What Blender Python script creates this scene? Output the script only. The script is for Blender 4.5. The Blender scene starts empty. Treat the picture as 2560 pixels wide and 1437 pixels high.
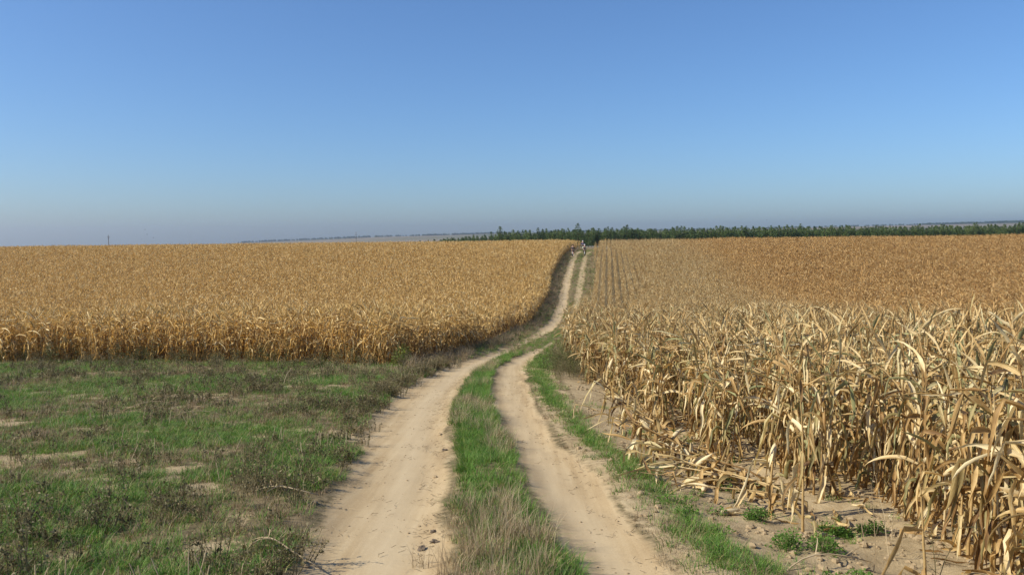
import bpy, math, numpy as np
from mathutils import Vector, Matrix
S = bpy.context.scene
COL = S.collection
R = math.radians

# ---------------------------------------------------------------- camera
CAMZ = 1.75
cam_d = bpy.data.cameras.new("camera"); cam = bpy.data.objects.new("camera", cam_d); COL.objects.link(cam)
cam_d.sensor_width = 36.0; cam_d.lens = 36.0 * 2000 / 2560
cam_d.clip_start = 0.1; cam_d.clip_end = 20000
pitch, roll = math.atan(126.5 / 2000), R(0.5)
fw = Vector((0, math.cos(pitch), -math.sin(pitch))); r0 = Vector((1, 0, 0)); u0 = r0.cross(fw)
rt = r0 * math.cos(roll) - u0 * math.sin(roll); up = u0 * math.cos(roll) + r0 * math.sin(roll)
m = Matrix((rt, up, -fw)).transposed().to_4x4(); m.translation = (0, 0, CAMZ)
cam.matrix_world = m
S.camera = cam

# ---------------------------------------------------------------- sky and sun
SUN_EL, SUN_AZ = R(38), R(15)          # azimuth: 0 = from the left (-x), positive = behind the camera
sun_dir = Vector((-math.cos(SUN_EL) * math.cos(SUN_AZ), -math.cos(SUN_EL) * math.sin(SUN_AZ), math.sin(SUN_EL)))
w = bpy.data.worlds.new("World"); S.world = w; w.use_nodes = True
nt = w.node_tree; nt.nodes.clear()
sky = nt.nodes.new("ShaderNodeTexSky"); sky.sky_type = 'NISHITA'; sky.sun_disc = False
sky.sun_elevation = SUN_EL; sky.sun_rotation = math.atan2(sun_dir.x, sun_dir.y)
sky.altitude = 0; sky.air_density = 1.0; sky.dust_density = 0.7; sky.ozone_density = 10.0
bg = nt.nodes.new("ShaderNodeBackground"); bg.inputs["Strength"].default_value = 0.092
wo = nt.nodes.new("ShaderNodeOutputWorld")
nt.links.new(sky.outputs[0], bg.inputs[0]); nt.links.new(bg.outputs[0], wo.inputs[0])
sd = bpy.data.lights.new("sun", 'SUN'); sd.energy = 4.2; sd.angle = R(0.53); sd.color = (1.0, 0.91, 0.74)
sun = bpy.data.objects.new("sun", sd); COL.objects.link(sun); sun.location = (-40, -20, 60)
sun.rotation_euler = sun_dir.to_track_quat('Z', 'Y').to_euler()
S.view_settings.view_transform = 'Standard'; S.view_settings.look = 'None'
S.view_settings.exposure = 0.65; S.view_settings.gamma = 1.0
S.cycles.max_bounces = 6; S.cycles.diffuse_bounces = 3; S.cycles.glossy_bounces = 2
S.cycles.transmission_bounces = 2; S.cycles.volume_bounces = 0; S.cycles.transparent_max_bounces = 4
S.cycles.caustics_reflective = False; S.cycles.caustics_refractive = False

# ---------------------------------------------------------------- numeric helpers
_tab = np.random.default_rng(7).random((256, 256))
def vnoise(x, y):
    x = np.asarray(x, float); y = np.asarray(y, float)
    i = np.floor(x).astype(np.int64); j = np.floor(y).astype(np.int64); f = x - i; g = y - j
    f = f * f * (3 - 2 * f); g = g * g * (3 - 2 * g)
    a = _tab[i & 255, j & 255]; b = _tab[(i + 1) & 255, j & 255]; c = _tab[i & 255, (j + 1) & 255]; d = _tab[(i + 1) & 255, (j + 1) & 255]
    return (a * (1 - f) + b * f) * (1 - g) + (c * (1 - f) + d * f) * g
def fbm(x, y, o=4):
    s = 0; a = 0.5; t = 0
    for k in range(o):
        s = s + a * vnoise(x * 2 ** k + 17.3 * k, y * 2 ** k - 9.1 * k); t += a; a *= 0.5
    return s / t
def sstep(a, b, x):
    t = np.clip((np.asarray(x, float) - a) / (b - a), 0, 1); return t * t * (3 - 2 * t)

# ---------------------------------------------------------------- terrain: a valley between two gentle slopes
PY = [-80, -30, 0, 5.6, 9, 16.6, 27, 35, 45, 55, 64, 75, 85, 95, 110, 125, 138, 150, 165, 200, 250, 320, 450, 700, 1200, 2500, 9000]
PZ = [3, 1.2, 0, -.6, -.95, -1.65, -2.6, -3.3, -4.15, -4.75, -4.95, -4.7, -4.15, -3.4, -2.1, -1.12, -.85, -.88, -1.05, -1.3, -1.7, -3.0, -6, -12, -18, -18, -18]
_yy = np.arange(-90, 1200, .5); _zz = np.interp(_yy, PY, PZ)
for wn in (17, 9):
    kk = np.hanning(wn + 2)[1:-1]; kk /= kk.sum(); _zz = np.convolve(np.pad(_zz, wn // 2, mode='edge'), kk, 'valid')
HILLX = [-6000, -2200, -1400, -700, 0, 500, 1500, 2400, 3300, 6000]
HILLZ = [-60, -40, -22, 2, 17, 22, 32, 46, 60, 60]
def G(x, y):
    x = np.asarray(x, float); y = np.asarray(y, float)
    z = np.interp(y, _yy, _zz)
    z = z - 0.22 * sstep(1.1, 3.2, x) * (1 - sstep(25, 45, y))
    z = z + 0.0025 * np.clip(x, -130, 130) * sstep(60, 140, y)
    z = z - 2.2 * sstep(0, -90, x) * sstep(190, 330, y)
    far = sstep(1300, 3900, y)
    hz = np.interp(x * 3900 / np.maximum(y, 500), HILLX, HILLZ) + 5 * fbm(x / 600., y / 900., 3)
    return z * (1 - far) + hz * far - 25 * sstep(4100, 5200, y)
_s = lambda pts: (np.array([p[1] for p in pts]), np.array([p[0] for p in pts]))
LL = _s([(-1.2, 2.5), (-1.53, 5.4), (-1.83, 7.4), (-2.08, 9.9), (-2.41, 13.1), (-2.71, 16.7), (-2.62, 21.4), (-2.11, 27.7), (-1.12, 33.4), (.43, 45.8), (2.2, 57.7), (3.4, 66.6), (4.35, 75.6), (5.81, 91.2), (7.34, 106), (9.2, 122.6), (10.9, 135), (13, 150), (18, 175), (24, 195), (34, 212), (70, 235)])
LR = _s([(-.3, 2.5), (-.46, 5.4), (-.62, 6.9), (-.73, 9.1), (-1, 12.2), (-1.28, 16.5), (-1.28, 22.6), (-.89, 28.5), (-.28, 33.3), (1.24, 45.7), (2.98, 57), (4.16, 66.6), (5.11, 75.6), (6.55, 91.2), (8.1, 106), (9.95, 122.6), (11.7, 135), (13.9, 150), (19, 175), (26, 195), (38, 212), (75, 235)])
RL = _s([(.75, 2.5), (.53, 5.4), (.39, 6.6), (.11, 8.6), (.04, 11), (-.22, 13.4), (-.48, 18.1), (-.54, 25.6), (.14, 31.9), (1.33, 38.5), (2.6, 47.4), (4.33, 61.9), (5.5, 72.5), (7.13, 87.9), (9.1, 106), (11, 122.4), (12.8, 135), (15, 150), (20.2, 175), (28, 195), (41, 212), (80, 235)])
RR = _s([(1.35, 2.5), (1.13, 5.3), (1.05, 6.7), (.9, 9), (.67, 11.3), (.48, 15), (.41, 21.1), (.53, 27.3), (1.06, 33.1), (1.92, 39.5), (3.1, 49.2), (4.8, 61.9), (6.1, 72.4), (7.75, 87.9), (9.75, 106), (11.6, 122.4), (13.5, 135), (15.8, 150), (21.4, 175), (30, 195), (45, 212), (85, 235)])
ev = lambda c, y: np.interp(y, c[0], c[1])
def rut(x, y, soft=0.14):
    """bare wheel-track mask 0..1"""
    wob = 0.34 * (fbm(x * 1.1 + 3, y * 0.8, 3) - 0.5) * np.clip(0.5 + y / 20., 0.6, 1.2)
    wob = wob + .1 * sstep(50, 65, y)
    ok = sstep(1.5, 3, y + 3) * (1 - sstep(232, 236, y))
    a = sstep(-soft, soft, x - ev(LL, y) + wob) * sstep(-soft, soft, ev(LR, y) - x + wob)
    b = sstep(-soft, soft, x - ev(RL, y) + wob) * sstep(-soft, soft, ev(RR, y) - x + wob)
    a = a * (1 - 0.45 * sstep(33, 37, y) * (1 - sstep(50, 56, y)))
    b = b * (1 - 0.34 * sstep(40, 46, y)); a = a * (1 - .2 * sstep(60, 75, y))
    return np.clip(np.maximum(a, b), 0, 1) * ok
def HT(x, y):
    x = np.asarray(x, float); y = np.asarray(y, float)
    n = 1 - sstep(30, 60, y)
    z = G(x, y) - 0.085 * rut(x, y, 0.3) * (1 - 0.4 * sstep(60, 100, y))
    z = z + n * (0.10 * (fbm(x * .55, y * .55, 3) - .5) * (1 - .75 * rut(x, y, .4)) + 0.035 * (fbm(x * 3.1, y * 3.1, 3) - .5) * (1 - .7 * rut(x, y)))
    z = z + n * 0.10 * sstep(1.5, 2.4, x) * (fbm(x * 4, y * 4, 3) - .5)
    return z
# field edges
XR = _s([(3.6, 3.5), (3.3, 5.0), (3.4, 5.6), (3.55, 6.8), (3.5, 7.9), (3.05, 8.9), (2.78, 11.2), (2.5, 12.8), (2.35, 15.6), (2.1, 19.9), (1.85, 23.7), (2.1, 30), (2.6, 37.6), (4.1, 50), (5.7, 63.5), (7.95, 81.4), (10.46, 101.8), (12.75, 122.3), (16.4, 150), (19.2, 172), (21, 182)])
XL = _s([(-3.9, 27), (-3.4, 30), (-2.75, 35), (.5, 57), (2.95, 74), (4.7, 94.8), (8.0, 122.6), (11.6, 150), (14, 172), (16, 182)])
YL = lambda x: np.interp(x, [-40, -20, -11.8, -3.8, 20], [32, 30.9, 29.9, 27, 27])

# ---------------------------------------------------------------- node helpers
def mat(name):
    mt = bpy.data.materials.new(name); mt.use_nodes = True
    nt = mt.node_tree; nt.nodes.clear(); out = nt.nodes.new("ShaderNodeOutputMaterial")
    return mt, nt, out
def N(nt, t, **kw):
    n = nt.nodes.new(t)
    for k, v in kw.items():
        if k.startswith('i_'): n.inputs[k[2:].replace('_', ' ')].default_value = v
        else: setattr(n, k, v)
    return n
def L(nt, a, b): nt.links.new(a, b)
def math_(nt, op, a, b=None, c=None, clamp=False):
    n = nt.nodes.new("ShaderNodeMath"); n.operation = op; n.use_clamp = clamp
    for i, v in enumerate((a, b, c)):
        if v is None: continue
        if isinstance(v, (int, float)): n.inputs[i].default_value = v
        else: L(nt, v, n.inputs[i])
    return n.outputs[0]
def ramp(nt, fac, stops):
    n = nt.nodes.new("ShaderNodeValToRGB"); e = n.color_ramp.elements
    while len(e) < len(stops): e.new(0.5)
    for k, (p, c) in enumerate(stops): e[k].position = p; e[k].color = (*c, 1)
    L(nt, fac, n.inputs[0]); return n.outputs[0]
def mixc(nt, f, a, b, blend='MIX'):
    n = nt.nodes.new("ShaderNodeMix"); n.data_type = 'RGBA'; n.blend_type = blend
    for s, v in ((0, f), (6, a), (7, b)):
        if isinstance(v, (int, float)): n.inputs[s].default_value = v
        elif isinstance(v, tuple): n.inputs[s].default_value = (*v, 1)
        else: L(nt, v, n.inputs[s])
    return n.outputs[2]
def noise(nt, vec, scale, detail=3, rough=.55):
    n = N(nt, "ShaderNodeTexNoise"); n.inputs["Scale"].default_value = scale; n.inputs["Detail"].default_value = detail; n.inputs["Roughness"].default_value = rough
    if vec is not None: L(nt, vec, n.inputs["Vector"])
    return n.outputs["Fac"]
def leafmat(name, stops, green=None, rnd=.3, trans=.35, rough=.6, patch=None, fibre=True):
    """dry-leaf / grass material: tone from the 'tint' attribute, varied per object and along the blade"""
    mt, nt, out = mat(name)
    at = N(nt, "ShaderNodeAttribute", attribute_name="tint"); sp = N(nt, "ShaderNodeSeparateColor"); L(nt, at.outputs["Color"], sp.inputs[0])
    oi = N(nt, "ShaderNodeObjectInfo")
    r = math_(nt, 'MULTIPLY', math_(nt, 'SUBTRACT', oi.outputs["Random"], .5), rnd)
    tone = math_(nt, 'ADD', sp.outputs[0], r)
    if fibre:
        tc = N(nt, "ShaderNodeTexCoord")
        n1 = noise(nt, tc.outputs["Object"], 9, 3)
        tone = math_(nt, 'ADD', tone, math_(nt, 'MULTIPLY', math_(nt, 'SUBTRACT', n1, .5), .55))
        lf = N(nt, "ShaderNodeAttribute", attribute_name="lf"); sv = N(nt, "ShaderNodeSeparateXYZ"); L(nt, lf.outputs["Vector"], sv.inputs[0])
        rib = math_(nt, 'LESS_THAN', math_(nt, 'ABSOLUTE', sv.outputs[1]), .12)
        tone = math_(nt, 'ADD', tone, math_(nt, 'MULTIPLY', rib, .16))
        cv = N(nt, "ShaderNodeCombineXYZ"); L(nt, math_(nt, 'MULTIPLY', sv.outputs[0], 2.0), cv.inputs[0]); L(nt, math_(nt, 'MULTIPLY', sv.outputs[1], 9.0), cv.inputs[1]); L(nt, sp.outputs[2], cv.inputs[2])
        tone = math_(nt, 'ADD', tone, math_(nt, 'MULTIPLY', math_(nt, 'SUBTRACT', noise(nt, cv.outputs[0], 3, 2), .5), .45))
    col = ramp(nt, tone, stops)
    if green:
        g = sp.outputs[1]
        if patch is not None:                    # variety of the crop: rows beside the track stay paler and greener
            lx = N(nt, "ShaderNodeSeparateXYZ"); L(nt, oi.outputs["Location"], lx.inputs[0])
            s = math_(nt, 'SUBTRACT', lx.outputs[0], math_(nt, 'MULTIPLY', lx.outputs[1], .12))
            s = math_(nt, 'ADD', s, math_(nt, 'MULTIPLY', noise(nt, oi.outputs["Location"], .09, 2), 9.0))
            mr = N(nt, "ShaderNodeMapRange"); mr.interpolation_type = 'SMOOTHSTEP'; L(nt, s, mr.inputs[0])
            mr.inputs[1].default_value = 14; mr.inputs[2].default_value = 22; mr.inputs[3].default_value = 1; mr.inputs[4].default_value = 0
            pv = mr.outputs[0]
            col = mixc(nt, pv, mixc(nt, 1.0, col, patch, 'MULTIPLY'), col)
            g = math_(nt, 'MULTIPLY', g, math_(nt, 'ADD', math_(nt, 'MULTIPLY', pv, .85), .15))
        col = mixc(nt, g, col, green)
    b = N(nt, "ShaderNodeBsdfPrincipled"); L(nt, col, b.inputs["Base Color"]); b.inputs["Roughness"].default_value = rough; b.inputs["Specular IOR Level"].default_value = .3
    tr = N(nt, "ShaderNodeBsdfTranslucent"); L(nt, mixc(nt, 1.0, col, (1.0, .86, .62), 'MULTIPLY'), tr.inputs[0])
    mx = N(nt, "ShaderNodeMixShader"); mx.inputs[0].default_value = trans
    L(nt, b.outputs[0], mx.inputs[1]); L(nt, tr.outputs[0], mx.inputs[2]); L(nt, mx.outputs[0], out.inputs[0])
    return mt
def plain(name, c, rough=.6, metal=0, var=.12, scale=14):
    mt, nt, out = mat(name); tc = N(nt, "ShaderNodeTexCoord")
    n = noise(nt, tc.outputs["Object"], scale, 4)
    k = math_(nt, 'ADD', math_(nt, 'MULTIPLY', math_(nt, 'SUBTRACT', n, .5), 2 * var), 1)
    v = N(nt, "ShaderNodeVectorMath", operation='SCALE'); v.inputs[0].default_value = c; L(nt, k, v.inputs["Scale"])
    b = N(nt, "ShaderNodeBsdfPrincipled"); L(nt, v.outputs[0], b.inputs["Base Color"]); b.inputs["Roughness"].default_value = rough; b.inputs["Metallic"].default_value = metal
    L(nt, b.outputs[0], out.inputs[0]); return mt

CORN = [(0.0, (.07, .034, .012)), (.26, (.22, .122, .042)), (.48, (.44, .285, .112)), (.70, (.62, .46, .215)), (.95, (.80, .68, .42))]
GOLD = [(0.0, (.10, .05, .014)), (.24, (.31, .175, .05)), (.45, (.53, .34, .115)), (.68, (.68, .475, .185)), (.95, (.82, .66, .36))]
M = {}
M['corn'] = leafmat('dry_corn_straw', CORN, green=(.25, .28, .13), rnd=.34, patch=(.95, .84, .70), trans=.3)
M['corn_left'] = leafmat('dry_corn_golden', GOLD, green=(.27, .27, .10), rnd=.34, trans=.3)
M['grass'] = leafmat('grass_blades', [(0, (.04, .09, .012)), (.4, (.09, .215, .026)), (.75, (.165, .32, .05)), (1, (.40, .36, .15))], rnd=.35, trans=.4, rough=.5, fibre=False)
M['dry'] = leafmat('dry_straw_blades', [(0, (.12, .08, .045)), (.5, (.33, .25, .15)), (1, (.58, .48, .31))], rnd=.35, trans=.3, fibre=False)
M['weed'] = leafmat('dead_weed_twigs', [(0, (.065, .058, .026)), (.5, (.14, .12, .054)), (1, (.27, .225, .115))], rnd=.5, trans=.2, fibre=False)
M['olive'] = leafmat('olive_weed_twigs', [(0, (.05, .06, .018)), (.5, (.10, .115, .035)), (1, (.20, .20, .075))], rnd=.5, trans=.25, fibre=False)
M['clover'] = leafmat('leafy_weed_green', [(0, (.05, .11, .016)), (.5, (.11, .22, .032)), (1, (.21, .33, .07))], rnd=.3, trans=.4, fibre=False)
M['bush'] = leafmat('yellow_green_weed', [(0, (.07, .12, .02)), (.5, (.15, .21, .035)), (1, (.28, .30, .07))], rnd=.2, trans=.4, fibre=False)
M['needle'] = leafmat('pine_needles', [(0, (.035, .062, .02)), (.5, (.08, .13, .036)), (1, (.16, .21, .065))], rnd=.55, trans=.2, fibre=False)
M['bark'] = plain('pine_bark', (.14, .09, .06), .9)
M['clod'] = plain('soil_clod', (.30, .225, .13), .95, var=.3, scale=30)
M['dark_clod'] = plain('dark_soil_clod', (.12, .09, .06), .95, var=.3, scale=30)
M['concrete'] = plain('pole_concrete', (.16, .15, .14), .9)
M['ceramic'] = plain('insulator_ceramic', (.2, .14, .1), .3)
M['skin'] = plain('skin', (.55, .33, .23), .5, var=.05)
M['black'] = plain('black_fabric', (.018, .018, .02), .8)
M['charcoal'] = plain('charcoal_fabric', (.035, .032, .035), .85)
M['navy'] = plain('navy_fabric', (.03, .04, .11), .8)
M['hivis'] = plain('pale_yellow_fabric', (.72, .80, .55), .7, var=.04)
M['white'] = plain('white_plastic', (.78, .78, .78), .35, var=.03)
M['rubber'] = plain('tyre_rubber', (.02, .02, .02), .8)
M['steel'] = plain('bicycle_steel', (.5, .5, .52), .3, .8, var=.05)
M['frame_dark'] = plain('bicycle_paint_dark', (.05, .06, .09), .3)
M['hair'] = plain('dark_hair', (.03, .022, .016), .6)
M['feather'] = plain('dark_feathers', (.03, .03, .035), .7)

# ---- ground material
mt, nt, out = mat('field_soil'); M['ground'] = mt
geo = N(nt, "ShaderNodeNewGeometry"); pos = geo.outputs["Position"]
dA = N(nt, "ShaderNodeAttribute", attribute_name="dirt").outputs["Fac"]; bA = N(nt, "ShaderNodeAttribute", attribute_name="bare").outputs["Fac"]; wA = N(nt, "ShaderNodeAttribute", attribute_name="worn").outputs["Fac"]
n_f = noise(nt, pos, 9, 5, .65); n_m = noise(nt, pos, 1.6, 4, .6); n_c = noise(nt, pos, .35, 3); n_g = noise(nt, pos, 60, 3, .7)
smp = N(nt, "ShaderNodeMapping"); L(nt, pos, smp.inputs[0]); smp.inputs["Scale"].default_value = (7.0, .35, 1.0); smp.inputs["Rotation"].default_value = (0, 0, .06)
n_s = noise(nt, smp.outputs[0], 1.0, 4, .6)
litter = ramp(nt, math_(nt, 'ADD', math_(nt, 'MULTIPLY', n_f, .75), math_(nt, 'MULTIPLY', n_m, .25)), [(.25, (.075, .062, .03)), (.42, (.13, .105, .052)), (.6, (.25, .19, .105)), (.78, (.38, .30, .18))])
sandy = ramp(nt, math_(nt, 'ADD', math_(nt, 'MULTIPLY', n_f, .6), math_(nt, 'MULTIPLY', n_m, .4)), [(.25, (.20, .145, .075)), (.5, (.37, .285, .165)), (.75, (.47, .38, .235))])
track = ramp(nt, math_(nt, 'ADD', math_(nt, 'MULTIPLY', n_s, .5), math_(nt, 'ADD', math_(nt, 'MULTIPLY', n_m, .2), math_(nt, 'MULTIPLY', n_g, .3))), [(.34, (.30, .21, .108)), (.5, (.41, .305, .172)), (.64, (.49, .385, .232))])
track = mixc(nt, math_(nt, 'MULTIPLY', wA, .55), track, (.52, .42, .27))
fb = N(nt, "ShaderNodeMapRange"); L(nt, math_(nt, 'ADD', bA, math_(nt, 'MULTIPLY', math_(nt, 'SUBTRACT', n_f, .5), .9)), fb.inputs[0]); fb.inputs[1].default_value = .35; fb.inputs[2].default_value = .65
col = mixc(nt, fb.outputs[0], litter, sandy)
fd = N(nt, "ShaderNodeMapRange"); L(nt, math_(nt, 'ADD', dA, math_(nt, 'MULTIPLY', math_(nt, 'SUBTRACT', n_f, .5), .7)), fd.inputs[0]); fd.inputs[1].default_value = .3; fd.inputs[2].default_value = .75
col = mixc(nt, fd.outputs[0], col, track)
spx = N(nt, "ShaderNodeSeparateXYZ"); L(nt, pos, spx.inputs[0])
mp = N(nt, "ShaderNodeMapping"); L(nt, pos, mp.inputs[0]); mp.inputs["Scale"].default_value = (.0016, .0035, 0); mp.inputs["Rotation"].default_value = (0, 0, .25)
vo = N(nt, "ShaderNodeTexVoronoi"); vo.inputs["Scale"].default_value = 1.0; L(nt, mp.outputs[0], vo.inputs["Vector"])
vs = N(nt, "ShaderNodeSeparateColor"); L(nt, vo.outputs["Color"], vs.inputs[0])
farc = ramp(nt, vs.outputs[0], [(.0, (.20, .155, .09)), (.3, (.25, .2, .13)), (.5, (.09, .11, .045)), (.62, (.22, .17, .11)), (.85, (.11, .12, .055)), (1, (.27, .21, .14))])
ff = N(nt, "ShaderNodeMapRange"); L(nt, spx.outputs[1], ff.inputs[0]); ff.inputs[1].default_value = 330; ff.inputs[2].default_value = 420
col = mixc(nt, ff.outputs[0], col, farc)
b = N(nt, "ShaderNodeBsdfPrincipled"); L(nt, col, b.inputs["Base Color"]); b.inputs["Roughness"].default_value = .95; b.inputs["Specular IOR Level"].default_value = .15
bp = N(nt, "ShaderNodeBump"); L(nt, math_(nt, 'SUBTRACT', .75, math_(nt, 'MULTIPLY', fd.outputs[0], .55)), bp.inputs["Strength"]); bp.inputs["Distance"].default_value = .025
L(nt, math_(nt, 'ADD', n_f, math_(nt, 'MULTIPLY', n_g, .5)), bp.inputs["Height"]); L(nt, bp.outputs[0], b.inputs["Normal"]); L(nt, b.outputs[0], out.inputs[0])

# ---------------------------------------------------------------- object helpers
def tag(o, label=None, cat=None, group=None, kind=None):
    for k, v in (('label', label), ('category', cat), ('group', group), ('kind', kind)):
        if v: o[k] = v
    return o
def link(o, parent=None):
    COL.objects.link(o)
    if parent is not None: o.parent = parent
    return o
def empty(name, loc=(0, 0, 0), rz=0.0):
    o = bpy.data.objects.new(name, None); o.empty_display_size = .2; COL.objects.link(o); o.location = loc; o.rotation_euler = (0, 0, rz); return o
class MB:
    def __init__(s): s.v = []; s.f = []; s.t = []; s.l = []
    def add(s, vs, fs, tint=(.5, 0, 0), lf=None):
        o = len(s.v); s.v += [tuple(map(float, p)) for p in vs]; s.f += [tuple(i + o for i in f) for f in fs]
        s.t += [tint] * len(vs); s.l += (lf if lf is not None else [(0, 1, 0)] * len(vs)); return s
    def join(s, o):
        n = len(s.v); s.v += o.v; s.f += [tuple(i + n for i in f) for f in o.f]; s.t += o.t; s.l += o.l; return s
    def mesh(s, name, mt, smooth=True):
        me = bpy.data.meshes.new(name); me.from_pydata(s.v, [], s.f)
        a = me.attributes.new("tint", 'FLOAT_COLOR', 'POINT'); a.data.foreach_set("color", np.array([(*t, 1) for t in s.t], np.float32).ravel())
        a = me.attributes.new("lf", 'FLOAT_VECTOR', 'POINT'); a.data.foreach_set("vector", np.array(s.l, np.float32).ravel())
        me.materials.append(mt)
        if smooth: me.polygons.foreach_set("use_smooth", np.ones(len(me.polygons), bool))
        return me
    def obj(s, name, mt, parent=None, smooth=True):
        return link(bpy.data.objects.new(name, s.mesh(name, mt, smooth)), parent)
def nrm(v):
    v = np.asarray(v, float); return v / (np.linalg.norm(v) + 1e-9)
def tube(mb, pts, rads, sides=6, tint=(.5, 0, 0), cap=True):
    pts = [np.asarray(p, float) for p in pts]; vs = []; fs = []; lf = []
    for i, p in enumerate(pts):
        d = nrm(pts[min(i + 1, len(pts) - 1)] - pts[max(i - 1, 0)])
        a = nrm(np.cross(d, (0.13, 0.97, .2) if abs(d[1]) < .9 else (1, 0, 0))); bb = np.cross(d, a)
        for k in range(sides):
            th = 2 * math.pi * k / sides; vs.append(p + rads[i] * (a * math.cos(th) + bb * math.sin(th))); lf.append((i / len(pts), .5 + .4 * math.cos(th), 0))
    for i in range(len(pts) - 1):
        for k in range(sides):
            fs.append((i * sides + k, i * sides + (k + 1) % sides, (i + 1) * sides + (k + 1) % sides, (i + 1) * sides + k))
    if cap: fs.append(tuple(range(sides))[::-1]); fs.append(tuple((len(pts) - 1) * sides + k for k in range(sides)))
    return mb.add(vs, fs, tint, lf)
def ball(mb, c, r, rng=None, jit=0., seg=7, rings=5, tint=(.5, 0, 0)):
    vs = []; fs = []
    for i in range(rings + 1):
        ph = math.pi * i / rings
        for k in range(seg):
            th = 2 * math.pi * k / seg; q = np.array((math.sin(ph) * math.cos(th), math.sin(ph) * math.sin(th), math.cos(ph)))
            q = q * np.asarray(r); 
            if rng is not None and 0 < i < rings: q = q * (1 + jit * (rng.random() - .5) * 2)
            vs.append(np.asarray(c) + q)
    for i in range(rings):
        for k in range(seg): fs.append((i * seg + k, (i + 1) * seg + k, (i + 1) * seg + (k + 1) % seg, i * seg + (k + 1) % seg))
    return mb.add(vs, fs, tint)
def instancer(name, P, ROT, SC, IDX, meshes, label, cat):
    """many small alike pieces of one mass: points carrying instances"""
    src = bpy.data.collections.new(name + "_source")
    for k, me in enumerate(meshes): src.objects.link(bpy.data.objects.new("%s_source_%03d" % (name, k), me))
    n = len(P); me = bpy.data.meshes.new(name); me.vertices.add(n); me.vertices.foreach_set("co", np.asarray(P, np.float32).ravel())
    me.attributes.new("rot", 'FLOAT_VECTOR', 'POINT').data.foreach_set("vector", np.asarray(ROT, np.float32).ravel())
    SC = np.asarray(SC, np.float32); SC = SC if SC.ndim == 2 else np.repeat(SC[:, None], 3, 1)
    me.attributes.new("scl", 'FLOAT_VECTOR', 'POINT').data.foreach_set("vector", SC.ravel())
    me.attributes.new("pick", 'INT', 'POINT').data.foreach_set("value", np.asarray(IDX, np.int32))
    o = link(bpy.data.objects.new(name, me)); tag(o, label, cat, kind='stuff')
    ng = bpy.data.node_groups.new(name, 'GeometryNodeTree')
    ng.interface.new_socket('Geometry', in_out='INPUT', socket_type='NodeSocketGeometry'); ng.interface.new_socket('Geometry', in_out='OUTPUT', socket_type='NodeSocketGeometry')
    gi = ng.nodes.new('NodeGroupInput'); go = ng.nodes.new('NodeGroupOutput'); ip = ng.nodes.new('GeometryNodeInstanceOnPoints'); ci = ng.nodes.new('GeometryNodeCollectionInfo')
    ci.inputs['Collection'].default_value = src; ci.inputs['Separate Children'].default_value = True; ci.inputs['Reset Children'].default_value = True
    def na(nm, ty):
        q = ng.nodes.new('GeometryNodeInputNamedAttribute'); q.data_type = ty; q.inputs['Name'].default_value = nm; return q.outputs['Attribute']
    ng.links.new(gi.outputs[0], ip.inputs['Points']); ng.links.new(ci.outputs[0], ip.inputs['Instance']); ip.inputs['Pick Instance'].default_value = True
    ng.links.new(na('pick', 'INT'), ip.inputs['Instance Index']); ng.links.new(na('rot', 'FLOAT_VECTOR'), ip.inputs['Rotation']); ng.links.new(na('scl', 'FLOAT_VECTOR'), ip.inputs['Scale'])
    ng.links.new(ip.outputs[0], go.inputs[0])
    md = o.modifiers.new("scatter", 'NODES'); md.node_group = ng
    return o

# ---------------------------------------------------------------- ground sheet
def grade(a, b, s0, g):
    r = [a]; s = s0
    while r[-1] < b: r.append(r[-1] + s); s *= g
    return np.array(r[1:])
xs = np.concatenate([-grade(14, 5200, .1, 1.11)[::-1], np.arange(-14, 8.01, .085), grade(8, 5200, .1, 1.11)])
ys = np.concatenate([-grade(-3, 60, .2, 1.15)[::-1], np.arange(3, 30, .085), np.arange(30, 60, .22), np.arange(60, 175, .6), grade(175, 5400, .8, 1.055)])
X, Y = np.meshgrid(xs, ys); Z = HT(X, Y); nx, ny = len(xs), len(ys)
me = bpy.data.meshes.new("ground"); me.vertices.add(nx * ny)
me.vertices.foreach_set("co", np.stack([X, Y, Z], -1).astype(np.float32).ravel())
ii = (np.arange(ny - 1)[:, None] * nx + np.arange(nx - 1)[None]).ravel()
q = np.stack([ii, ii + 1, ii + nx + 1, ii + nx], -1).astype(np.int32); nf = len(q)
me.loops.add(nf * 4); me.loops.foreach_set("vertex_index", q.ravel()); me.polygons.add(nf)
me.polygons.foreach_set("loop_start", np.arange(0, nf * 4, 4, dtype=np.int32)); me.polygons.foreach_set("use_smooth", np.ones(nf, bool))
me.update(calc_edges=True)
def bare(x, y):
    """patches of open soil between the plants"""
    left = .9 * sstep(.58, .72, .72 * fbm(x * 2.1 + 40, y * 1.7 + 11, 4) + .28 * fbm(x * .5, y * .5 + 8, 2) + .02) * (x < 0)
    right = sstep(.9, 1.5, x - .1) * (1 - sstep(18, 30, y)) * .95
    shoulder = sstep(ev(RR, y) - .1, ev(RR, y) + .2, x) * (1 - sstep(ev(RR, y) + .6, ev(RR, y) + 1.0, x)) * (1 - sstep(24, 32, y)) * .9
    return np.clip(np.maximum(np.maximum(left, right), shoulder), 0, 1)
def worn(x, y):
    a = np.exp(-((x - (ev(LL, y) * .42 + ev(LR, y) * .58)) / .24) ** 2); c = np.exp(-((x - (ev(RL, y) * .6 + ev(RR, y) * .4)) / .18) ** 2)
    return np.maximum(a, c * .8)
for nm, fn in (("dirt", rut), ("bare", bare), ("worn", worn)):
    me.attributes.new(nm, 'FLOAT', 'POINT').data.foreach_set("value", fn(X, Y).astype(np.float32).ravel())
me.materials.append(M['ground'])
ground = link(bpy.data.objects.new("ground", me)); tag(ground, "pale dry sandy soil with two bare wheel tracks running down the valley and up the far slope", "ground", kind='structure')

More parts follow.
